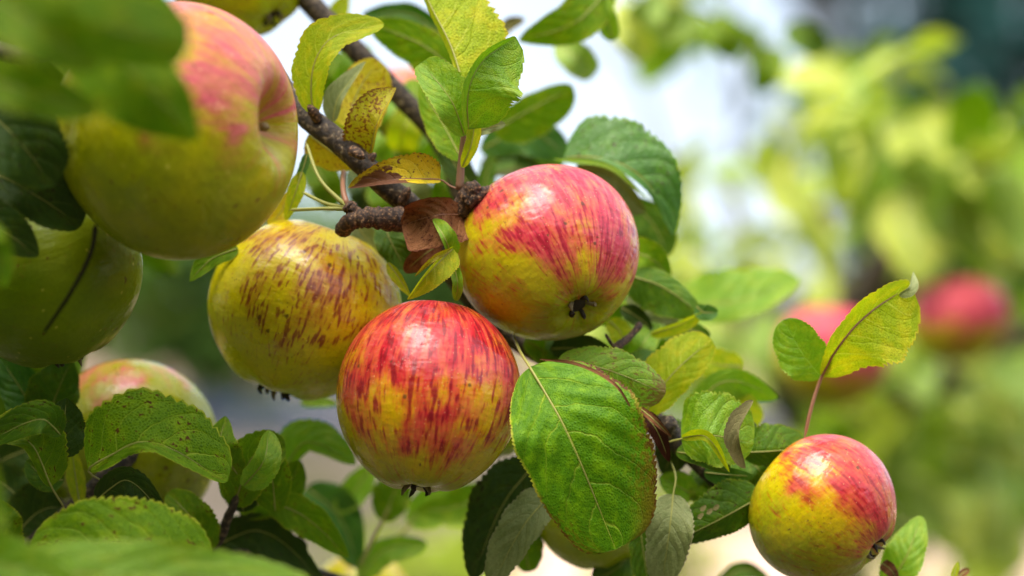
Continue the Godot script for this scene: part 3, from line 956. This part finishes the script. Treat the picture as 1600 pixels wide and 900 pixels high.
	leaf(b, "lime", [v(1066, 684, -1.2), v(1106, 684, -2.2), v(1140, 738, -1.6)], 12, 8, {"tl": 40})
	leaf(b, "deep", [v(1056, 706, 0), v(1095, 714, -0.6), v(1138, 738, -0.3)], 26, 15, {"tl": -15, "tr": 10})
	leaf(b, "teal", [v(1100, 738, 0.8), v(1140, 742, 0.4), v(1178, 744, 0.8)], 12, 18, {"tr": -10})
	leaf(b, "deep", [v(1158, 707, 0.6), v(1205, 705, 0.3), v(1262, 700, 1)], 46, 38, {"tl": -8, "tr": -45, "pa": 0.45, "pb": 0.45})
	leaf(b, "dark", [v(1142, 705, 1.2), v(1160, 685, 1), v(1180, 660, 1)], 16, 16)
	leaf(b, "deep", [v(1192, 774, 0.5), v(1135, 806, 0), v(1056, 846, 0.6)], 36, 52, {"tl": -35, "tr": -5, "rows": 60, "pa": 0.4, "pb": 0.5})
	for h in [v(1094, 798, -0.9), v(1104, 803, -0.9), v(1090, 810, -0.9), v(1114, 797, -0.8)]:
		leaf(b, "silver", [h, h + v(5, -4, 0), h + v(9, -9, 0)], 4, 4, {"rib": false, "rows": 8, "half": 2, "label": "pale eaten spot on a leaf"})
	leaf(b, "pale", [v(1052, 772, 0), v(1046, 830, -0.5), v(1032, 925, 0.2)], 38, 40, {"tl": 10, "tr": 20, "from": v(1048, 720, 1), "via": v(1056, 745, 0.3), "pa": 0.5, "pb": 0.55})
	leaf(b, "deep", [v(1000, 820, 1.5), v(1005, 860, 1.5), v(1015, 925, 1.5)], 30, 24)
	leaf(b, "limegreen", [v(1085, 775, 3), v(1060, 760, 3), v(1030, 745, 3)], 24, 26)
	leaf(b, "maroon", [v(998, 640, -0.6), v(1026, 672, -1), v(1046, 722, -0.4)], 16, 14, {"wave": 0.2, "tl": 30, "label": "withered brown leaf"})
	leaf(b, "dry", [v(1000, 638, -0.8), v(1022, 656, -1.4), v(1050, 684, -1)], 7, 6, {"tl": 30, "label": "withered brown leaf"})
	leaf(b, "dark", [v(845, 715, 3), v(785, 790, 3), v(738, 905, 3)], 42, 54, {"tl": -10, "tr": 10})
	leaf(b, "pale", [v(862, 770, 0.5), v(815, 826, 0), v(768, 915, 0.2)], 30, 40, {"tl": -20, "tr": 10, "cl": 30, "rows": 60})
	leaf(b, "dark", [v(860, 545, 3), v(900, 545, 3), v(960, 560, 3)], 26, 26)
	leaf(b, "green", [v(820, 530, 4), v(880, 560, 4), v(940, 545, 4)], 26, 26)
	leaf(b, "deep", [v(980, 430, 4), v(1035, 448, 4), v(1098, 492, 4)], 26, 48, {"tl": -20, "tr": -5})
	leaf(b, "pale", [v(980, 462, 5), v(1020, 478, 5), v(1068, 512, 5)], 14, 26)
	leaf(b, "dark", [v(970, 480, 4.5), v(995, 495, 4.5), v(1020, 515, 4.5)], 16, 16)
	leaf(b, "lime", [v(1016, 522, 3), v(1060, 508, 3), v(1100, 488, 3)], 8, 16, {"tl": 50, "tr": -20})
	leaf(b, "teal", [v(1088, 478, 3), v(1100, 488, 3), v(1122, 488, 3)], 14, 14)
	leaf(b, "deep", [v(1030, 520, 4), v(1075, 515, 4), v(1110, 525, 4)], 14, 20)
	leaf(b, "lime", [v(950, 500, 4), v(970, 520, 4), v(975, 550, 4)], 18, 20)
	for q in [[1010, 545, 5, "limegreen"], [1060, 560, 6, "green"], [960, 470, 6, "green"], [1120, 560, 7, "lime"], [1000, 590, 4, "deep"], [1130, 690, 4, "mid"], [1180, 740, 3, "deep"], [1100, 770, 4, "mid"], [860, 560, 4, "mid"], [790, 780, 5, "mid"], [830, 850, 6, "green"], [960, 880, 5, "deep"], [1040, 700, 4, "dark"], [1010, 410, 6, "green"], [1150, 720, 4, "dark"]]:
		var ang := rng.randf_range(0.0, TAU)
		var ox := cos(ang) * 44.0
		var oy := sin(ang) * 44.0
		leaf(b, q[3], [v(q[0] - ox, q[1] - oy, q[2]), v(q[0] + oy * 0.2, q[1] - ox * 0.2, q[2] - 1.0), v(q[0] + ox, q[1] + oy, q[2])], rng.randf_range(24, 34), rng.randf_range(24, 34))
	# the twisted leaf on a long stalk above the right apple
	leaf(b, "lime", [v(1284, 588, 0), v(1318, 530, -1), v(1370, 480, -1), v(1424, 446, -0.4)], 30, 92, {"tl": 40, "tr": -20, "cr": 15, "rows": 64, "pa": 0.62, "pb": 0.36, "from": v(1256, 690, 0), "via": v(1268, 636, 0), "ribk": 1.9, "ribm": "ribred", "label": "twisted yellow green leaf on a long pink stalk"})
	leaf(b, "limegreen", [v(1284, 590, 0.2), v(1254, 552, 0), v(1224, 500, 0)], 42, 46, {"tl": -10, "tr": 30, "pa": 0.5, "pb": 0.5, "rib": false})
	leaf(b, "pale", [v(1404, 462, -0.6), v(1424, 450, -0.9), v(1427, 424, -0.5)], 5, 11, {"rib": false, "pa": 0.7, "pb": 1.0})
	leaf(b, "limegreen", [v(1384, 920, 3), v(1416, 870, 2.6), v(1440, 806, 3)], 36, 30, {"tl": -10})
	leaf(b, "dry", [v(1378, 880, 1), v(1392, 890, 0.6), v(1404, 910, 1)], 10, 12, {"wave": 0.2, "label": "withered brown leaf"})
	leaf(b, "deep", [v(1120, 915, 10), v(1160, 890, 10), v(1205, 905, 10)], 14, 16)
	leaf(b, "lime", [v(1488, 905, 2), v(1492, 893, 2), v(1496, 878, 2)], 6, 6)
	leaf(b, "dry", [v(1494, 905, 2), v(1505, 895, 2), v(1515, 890, 2)], 6, 6)

func back_branch() -> void:
	var b := thing("apple_branch", "slim dark bough at the top, behind the yellow leaves and the leaf tuft", "branch", near(640, 160, 8))
	limb(b, "limb", [v(400, -90, 9), v(480, 0, 8), v(555, 78, 8), v(625, 150, 8), v(688, 222, 8), v(730, 330, 8), v(800, 480, 9)], [22, 19, 18, 18, 17, 16, 14], M.bark, 90, 0.06, 0.0, 10.0, 15)
	leaf(b, "teal", [v(700, 62, 11), v(640, 22, 11), v(566, 24, 11)], 16, 18)
	leaf(b, "green", [v(724, 122, 6), v(660, 70, 6), v(576, 36, 7)], 44, 30, {"tl": -20, "tr": 10})
	leaf(b, "lime", [v(520, 40, 11), v(528, 20, 11), v(545, -12, 11)], 18, 18)
	leaf(b, "green", [v(960, -30, 9), v(900, 34, 8), v(810, 64, 9)], 34, 40, {"tl": -10, "tr": 10})
	leaf(b, "limegreen", [v(958, 64, 9), v(945, 20, 8.6), v(932, -30, 9)], 18, 18)
	leaf(b, "silver", [v(780, 60, 12), v(795, 40, 12), v(820, 30, 12)], 12, 10)
	leaf(b, "green", [v(770, 205, 10), v(830, 170, 10), v(896, 136, 10)], 24, 50, {"tr": -20})
	leaf(b, "teal", [v(750, 235, 12), v(820, 205, 11.5), v(893, 245, 12)], 30, 38, {"tl": -10, "tr": 10})
	leaf(b, "deep", [v(760, 258, 12), v(810, 236, 12), v(860, 285, 12)], 10, 30, {"tr": 30})
	leaf(b, "pale", [v(750, 260, 13), v(790, 250, 13), v(830, 290, 13)], 16, 30)
	leaf(b, "teal", [v(880, 246, 6), v(955, 250, 5), v(1015, 290, 5), v(1052, 368, 5.5)], 80, 18, {"tl": -24, "tr": 45, "rows": 70, "pa": 0.36, "pb": 0.75, "wave": 0.12})
	leaf(b, "limegreen", [v(864, 248, 5.8), v(950, 258, 4.6), v(1010, 308, 4.6)], 3, 6, {"rib": false})
	leaf(b, "pale", [v(900, 260, 6.5), v(952, 272, 6.5), v(1008, 332, 6.5)], 14, 46)
	leaf(b, "deep", [v(980, 310, 9), v(1020, 350, 9), v(1044, 400, 9)], 30, 44)
	leaf(b, "limegreen", [v(1052, 478, 17), v(1150, 470, 16), v(1250, 436, 17)], 56, 34, {"tl": -15, "tr": 20})
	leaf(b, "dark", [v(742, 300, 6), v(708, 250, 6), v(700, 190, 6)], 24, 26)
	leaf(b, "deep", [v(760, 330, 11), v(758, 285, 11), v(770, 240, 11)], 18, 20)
	limb(b, "twig", [v(480, -90, 10), v(900, -70, 30), v(1000, 0, 42), v(1100, 22, 47), v(1200, 80, 59), v(1270, 55, 62)], [7, 6, 5, 4, 3, 2.5], M.bark, 50, 0.06)
	for q in [[800, 230, 14, "limegreen"], [850, 235, 15, "green"], [900, 90, 16, "softgreen"], [985, 60, 40, "soft"], [1060, 40, 45, "softgreen"], [1130, 60, 50, "mid"], [1010, 20, 42, "softgreen"], [1200, 110, 60, "mid"], [1260, 60, 60, "deep"], [700, 230, 12, "limegreen"], [590, 170, 13, "limegreen"]]:
		var an := rng.randf_range(0.0, TAU)
		leaf(b, q[3], [v(q[0] - cos(an) * 40.0, q[1] - sin(an) * 40.0, q[2]), v(q[0], q[1], q[2] - 1.0), v(q[0] + cos(an) * 40.0, q[1] + sin(an) * 40.0, q[2])], 26, 28, {"rows": 26, "teeth": 8.0})
	# leaves that fill in behind
	for q in [[640, 200, 12, "lime"], [620, 250, 13, "mid"], [660, 160, 14, "green"], [590, 235, 11, "limegreen"], [560, 110, 13, "limegreen"], [520, 120, 14, "green"], [600, 320, 13, "green"], [640, 300, 12, "pale"], [500, 290, 13, "mid"], [690, 290, 13, "mid"], [520, 250, 14, "dark"], [560, 300, 16, "dark"], [700, 350, 14, "deep"], [980, 560, 14, "green"], [660, 230, 16, "limegreen"]]:
		var a := rng.randf_range(0.0, TAU)
		var dx := cos(a) * 42.0
		var dy := sin(a) * 42.0
		leaf(b, q[3], [v(q[0] - dx, q[1] - dy, q[2]), v(q[0] + dy * 0.2, q[1] - dx * 0.2, q[2] - 1.0), v(q[0] + dx, q[1] + dy, q[2])], rng.randf_range(22, 32), rng.randf_range(22, 32), {"rows": 26})

func lower_branch() -> void:
	var b := thing("apple_branch", "shaded leafy bough across the lower left corner", "branch", near(180, 760, 1))
	limb(b, "limb", [v(-120, 960, 4), v(60, 850, 3), v(170, 745, 2), v(215, 690, 3), v(240, 640, 5)], [24, 21, 18, 12, 8], M.bark, 50, 0.2)
	limb(b, "shoot", [v(60, 850, 3), v(300, 870, 3), v(360, 800, 1), v(372, 740, 1)], [10, 9, 7, 5], M.bark, 40, 0.15)
	limb(b, "leaf_stalk", [v(560, 890, 10), v(595, 820, 10), v(610, 790, 10)], [4, 3.5, 3], M.rib, 14)
	limb(b, "leaf_stalk", [v(560, 905, 14), v(640, 820, 15), v(720, 755, 15)], [4, 3.5, 3], M.rib, 14)
	limb(b, "shoot", [v(360, 860, 3), v(520, 900, 8), v(600, 930, 10)], [8, 7, 6], M.bark, 24, 0.1)
	leaf(b, "green", [v(138, 734, -4), v(232, 690, -5), v(356, 752, -4)], 86, 20, {"tl": -12, "tr": 30, "rows": 60, "from": v(165, 755, 0), "pa": 0.42, "pb": 0.45})
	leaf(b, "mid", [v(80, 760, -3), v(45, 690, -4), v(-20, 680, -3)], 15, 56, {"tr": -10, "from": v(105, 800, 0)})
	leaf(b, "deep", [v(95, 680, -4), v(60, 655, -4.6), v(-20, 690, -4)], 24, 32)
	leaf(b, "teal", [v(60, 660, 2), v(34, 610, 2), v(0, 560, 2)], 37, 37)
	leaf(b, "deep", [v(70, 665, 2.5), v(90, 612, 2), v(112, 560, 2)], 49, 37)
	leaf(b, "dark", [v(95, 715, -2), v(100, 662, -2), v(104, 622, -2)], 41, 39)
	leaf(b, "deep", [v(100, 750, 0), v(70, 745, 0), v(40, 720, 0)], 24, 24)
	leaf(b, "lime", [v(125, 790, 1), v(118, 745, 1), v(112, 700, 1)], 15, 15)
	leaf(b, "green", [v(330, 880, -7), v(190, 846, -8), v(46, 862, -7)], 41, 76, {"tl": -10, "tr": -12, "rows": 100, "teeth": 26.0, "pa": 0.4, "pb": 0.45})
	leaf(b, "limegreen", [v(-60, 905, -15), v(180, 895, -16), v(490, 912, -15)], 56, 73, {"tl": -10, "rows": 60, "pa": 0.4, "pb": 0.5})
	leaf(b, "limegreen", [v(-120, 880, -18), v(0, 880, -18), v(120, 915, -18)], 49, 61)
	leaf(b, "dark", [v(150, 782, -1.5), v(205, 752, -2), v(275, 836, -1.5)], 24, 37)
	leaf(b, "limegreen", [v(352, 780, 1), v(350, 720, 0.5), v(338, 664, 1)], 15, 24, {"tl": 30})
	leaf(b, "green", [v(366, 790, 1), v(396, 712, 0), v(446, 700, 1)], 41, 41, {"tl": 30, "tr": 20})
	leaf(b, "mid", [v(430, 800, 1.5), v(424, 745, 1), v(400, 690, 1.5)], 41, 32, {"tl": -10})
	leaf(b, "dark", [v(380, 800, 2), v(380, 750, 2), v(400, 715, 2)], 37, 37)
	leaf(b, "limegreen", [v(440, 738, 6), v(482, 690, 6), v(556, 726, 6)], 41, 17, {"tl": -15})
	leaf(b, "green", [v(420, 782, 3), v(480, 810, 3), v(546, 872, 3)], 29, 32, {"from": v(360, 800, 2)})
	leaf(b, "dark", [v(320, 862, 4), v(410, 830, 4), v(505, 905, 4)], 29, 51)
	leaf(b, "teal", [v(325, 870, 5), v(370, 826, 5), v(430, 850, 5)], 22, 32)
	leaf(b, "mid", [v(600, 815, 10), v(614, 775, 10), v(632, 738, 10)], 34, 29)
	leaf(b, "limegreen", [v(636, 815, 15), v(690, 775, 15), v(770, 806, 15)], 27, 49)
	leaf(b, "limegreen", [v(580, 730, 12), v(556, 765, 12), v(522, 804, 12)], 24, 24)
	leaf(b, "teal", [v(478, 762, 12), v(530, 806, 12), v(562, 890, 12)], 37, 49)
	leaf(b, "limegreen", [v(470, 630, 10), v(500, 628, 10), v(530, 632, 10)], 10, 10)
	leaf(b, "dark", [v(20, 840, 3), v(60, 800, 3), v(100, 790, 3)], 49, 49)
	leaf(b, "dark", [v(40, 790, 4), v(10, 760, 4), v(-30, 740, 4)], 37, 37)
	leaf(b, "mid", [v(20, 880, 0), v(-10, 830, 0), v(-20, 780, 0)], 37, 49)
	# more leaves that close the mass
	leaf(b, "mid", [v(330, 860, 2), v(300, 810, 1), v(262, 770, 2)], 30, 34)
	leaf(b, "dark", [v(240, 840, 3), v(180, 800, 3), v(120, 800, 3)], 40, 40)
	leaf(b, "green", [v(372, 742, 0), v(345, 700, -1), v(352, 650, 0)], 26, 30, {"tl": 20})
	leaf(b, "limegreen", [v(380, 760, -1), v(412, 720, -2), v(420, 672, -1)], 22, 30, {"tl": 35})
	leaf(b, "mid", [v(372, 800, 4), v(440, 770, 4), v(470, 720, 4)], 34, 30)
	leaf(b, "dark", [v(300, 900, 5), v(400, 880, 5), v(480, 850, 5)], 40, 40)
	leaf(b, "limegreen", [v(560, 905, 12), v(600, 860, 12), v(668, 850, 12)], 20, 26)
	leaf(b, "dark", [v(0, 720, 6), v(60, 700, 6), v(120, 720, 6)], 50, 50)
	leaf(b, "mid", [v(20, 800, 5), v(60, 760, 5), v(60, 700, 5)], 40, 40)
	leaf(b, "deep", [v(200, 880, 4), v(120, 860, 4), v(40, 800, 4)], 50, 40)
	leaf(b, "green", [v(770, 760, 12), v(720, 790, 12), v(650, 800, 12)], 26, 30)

func near_branch() -> void:
	var b := thing("apple_branch", "blurred leafy shoot close to the camera at the upper left", "branch", near(40, 80, -12))
	limb(b, "limb", [v(-160, -60, -8), v(-40, 60, -10), v(60, 90, -12), v(140, 70, -13)], [16, 13, 9, 6], M.bark, 30, 0.1)
	limb(b, "twig", [v(150, 350, -9), v(142, 395, -9.5), v(112, 455, -10), v(66, 524, -10)], [4, 3.2, 3, 2.4], M.soot, 24)
	leaf(b, "mid", [v(-60, 0, -25), v(120, 34, -26), v(296, 70, -24)], 66, 62, {"tl": -10, "tr": -20, "pa": 0.5, "pb": 0.28})
	leaf(b, "mid", [v(110, 20, -21), v(210, 116, -22), v(309, 218, -21)], 66, 92, {"tl": -10, "tr": -15, "pa": 0.42, "pb": 0.72})
	leaf(b, "mid", [v(-60, 110, -22), v(40, 140, -23), v(150, 176, -22)], 40, 40)
	leaf(b, "lime", [v(118, 112, -12), v(146, 104, -12), v(178, 88, -12)], 10, 9, {"rib": false})
	leaf(b, "mid", [v(-40, -30, -26), v(60, 40, -27), v(150, 110, -26)], 60, 60)
	leaf(b, "limegreen", [v(100, -60, -21), v(200, -10, -21), v(286, 40, -20)], 40, 50)
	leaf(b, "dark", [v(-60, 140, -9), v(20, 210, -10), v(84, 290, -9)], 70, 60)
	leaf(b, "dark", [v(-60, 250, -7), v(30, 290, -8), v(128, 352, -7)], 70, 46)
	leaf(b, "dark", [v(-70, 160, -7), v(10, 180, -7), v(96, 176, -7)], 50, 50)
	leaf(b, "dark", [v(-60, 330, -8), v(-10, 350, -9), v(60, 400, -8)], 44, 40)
	leaf(b, "mid", [v(-50, 340, -13), v(-10, 385, -19), v(8, 450, -13)], 26, 24)

func apples() -> void:
	var c := func(r, g, b): return Color(r / 255.0, g / 255.0, b / 255.0)
	var striped := {"base": c.call(216, 176, 8), "green": c.call(158, 160, 4), "wash": c.call(222, 98, 66), "red": c.call(190, 26, 44), "dark": c.call(122, 16, 28), "b0": -0.18, "b1": 0.95, "fleck": 0.6, "most": 0.78, "least": 0.33, "fine": 1.15}
	var pink: Dictionary = striped.duplicate()
	pink.merge({"wash": c.call(224, 104, 88), "red": c.call(202, 40, 70), "dark": c.call(150, 28, 44), "base": c.call(204, 180, 20), "b0": -0.14, "b1": 0.85, "fleck": 0.6, "fine": 1.3, "least": 0.34, "soft": 0.5}, true)
	var yel: Dictionary = striped.duplicate()
	yel.merge({"base": c.call(214, 196, 14), "green": c.call(176, 190, 4), "wash": c.call(206, 166, 30), "red": c.call(164, 84, 36), "dark": c.call(122, 52, 28), "b0": 0.2, "b1": 1.35, "fleck": 0.7, "most": 0.80, "least": 0.42, "fine": 1.5}, true)
	var right: Dictionary = striped.duplicate()
	right.merge({"base": c.call(208, 176, 10), "green": c.call(150, 158, 4), "wash": c.call(204, 74, 62), "red": c.call(180, 28, 48), "dark": c.call(140, 36, 30), "b0": -0.05, "b1": 0.80, "least": 0.44, "most": 0.80, "fleck": 0.5, "soft": 0.55, "fine": 1.3}, true)
	var rosy: Dictionary = striped.duplicate()
	rosy.merge({"base": c.call(190, 178, 8), "green": c.call(132, 142, 4), "wash": c.call(212, 110, 98), "red": c.call(204, 74, 92), "dark": c.call(190, 80, 80), "b0": 0.12, "b1": 0.8, "least": 0.62, "most": 1.1, "fleck": 0.0, "rust": 0.25}, true)
	var peach: Dictionary = rosy.duplicate()
	peach.merge({"base": c.call(158, 158, 14), "green": c.call(104, 120, 6), "wash": c.call(206, 132, 100), "b0": 0.55, "b1": 1.05}, true)
	var lush: Dictionary = rosy.duplicate()
	lush.merge({"base": c.call(186, 186, 16), "green": c.call(150, 168, 8), "b0": 0.9, "b1": 1.6}, true)
	var grn: Dictionary = striped.duplicate()
	grn.merge({"base": c.call(136, 146, 10), "green": c.call(104, 124, 6), "wash": c.call(190, 130, 60), "red": c.call(170, 80, 60), "dark": c.call(90, 70, 30), "b0": 0.7, "b1": 1.4, "least": 0.6, "most": 1.0, "fleck": 0.1}, true)
	apple(857, 398, 0.5, 146, Vector3(0.38, -0.66, 0.62), Vector3(0.40, 0.72, 0.35), pink, "red and yellow apple in the middle with its dark eye turned to the viewer", 501, {"tall": 0.92, "basin": 0.16})
	apple(668, 620, -1.5, 143, Vector3(-0.10, -0.97, 0.22), Vector3(0.15, 0.75, 0.6), striped, "sharp red striped apple hanging lowest of the three in the middle", 502, {"tall": 1.08, "hollow": 0.4})
	apple(476, 485, 2.5, 152, Vector3(-0.34, -0.93, 0.02), Vector3(0.25, 0.45, 0.8), yel, "yellow apple with brown red flecks below the spur", 503, {"tall": 0.93, "hollow": 0.5})
	apple(1287, 796, 0, 119, Vector3(0.74, -0.58, 0.34), Vector3(0.62, 0.68, 0.30), right, "green apple with a red cheek at the lower right", 504, {"tall": 0.93, "tex": 700, "basin": 0.16})
	apple(276, 204, -6.5, 201, Vector3(-0.955, -0.05, -0.27), Vector3(0.45, 0.85, 0.20), rosy, "large blurred apple with pink cheek at the upper left", 505, {"tall": 0.93, "tex": 500, "rough": 0.40, "spec": 0.42, "stalk": Vector3(0.03, 0.30, 0.02)})
	apple(72, 432, -2, 152, Vector3(0.2, -0.9, -0.2), Vector3(0, 1, -0.5), grn, "shaded green apple at the left edge, under the large blurred one", 506, {"tex": 400, "rough": 0.45, "spec": 0.3})
	apple(376, -46, 8, 112, Vector3(0.55, -0.8, 0.3), Vector3(-0.2, 0.7, 0.5), yel, "yellow orange apple cut off by the top edge", 507, {"tex": 400})
	apple(205, 700, 6, 138, Vector3(0.1, -0.9, 0.35), Vector3(-0.2, 0.95, 0.2), peach, "green apple with a peach top behind the lower left leaves", 508, {"tex": 400, "tall": 1.0, "hollow": 0.4})
	apple(930, 806, 5, 92, Vector3(0.1, -0.95, 0.1), Vector3(0, 1, -0.5), lush, "green apple behind the large sharp leaf", 509, {"tex": 300, "low": true})
	apple(770, 660, 6, 62, Vector3(0.1, -0.95, 0.1), Vector3(0, 1, -0.5), lush, "green apple mostly hidden behind the red striped apple", 510, {"tex": 300, "low": true})
	apple(625, 170, 22, 68, Vector3(0.1, -0.9, 0.3), Vector3(0.2, 0.9, 0.4), rosy, "pinkish apple behind the dark bough", 511, {"tex": 300, "low": true})
	apple(565, 935, 18, 78, Vector3(0.1, -0.9, 0.3), Vector3(0.2, 0.9, -0.4), yel, "blurred yellow apple cut off by the bottom edge", 512, {"tex": 300, "low": true})
	var far: Dictionary = striped.duplicate()
	far.merge({"wash": c.call(190, 66, 100), "base": c.call(190, 168, 30), "red": c.call(184, 50, 76), "least": 0.5, "b0": -0.1, "b1": 0.4}, true)
	apple(1298, 556, 0, 88, Vector3(-0.1, -0.95, 0.1), Vector3(0.3, 0.8, 0.4), far, "blurred red apple behind the twisted leaf", 513, {"tex": 300, "low": true, "far": 1.55, "rough": 0.5, "spec": 0.3})
	apple(1498, 500, 0, 80, Vector3(0.1, -0.95, 0.1), Vector3(0.1, 0.9, 0.4), far, "blurred red apple among the leaves on the right", 514, {"tex": 300, "low": true, "far": 1.75, "tall": 0.85, "rough": 0.5, "spec": 0.3})
	apple(1588, 385, 0, 40, Vector3(0.1, -0.95, 0.1), Vector3(0.1, 0.9, 0.4), yel, "small blurred orange apple at the right edge", 515, {"tex": 300, "low": true, "far": 2.1})
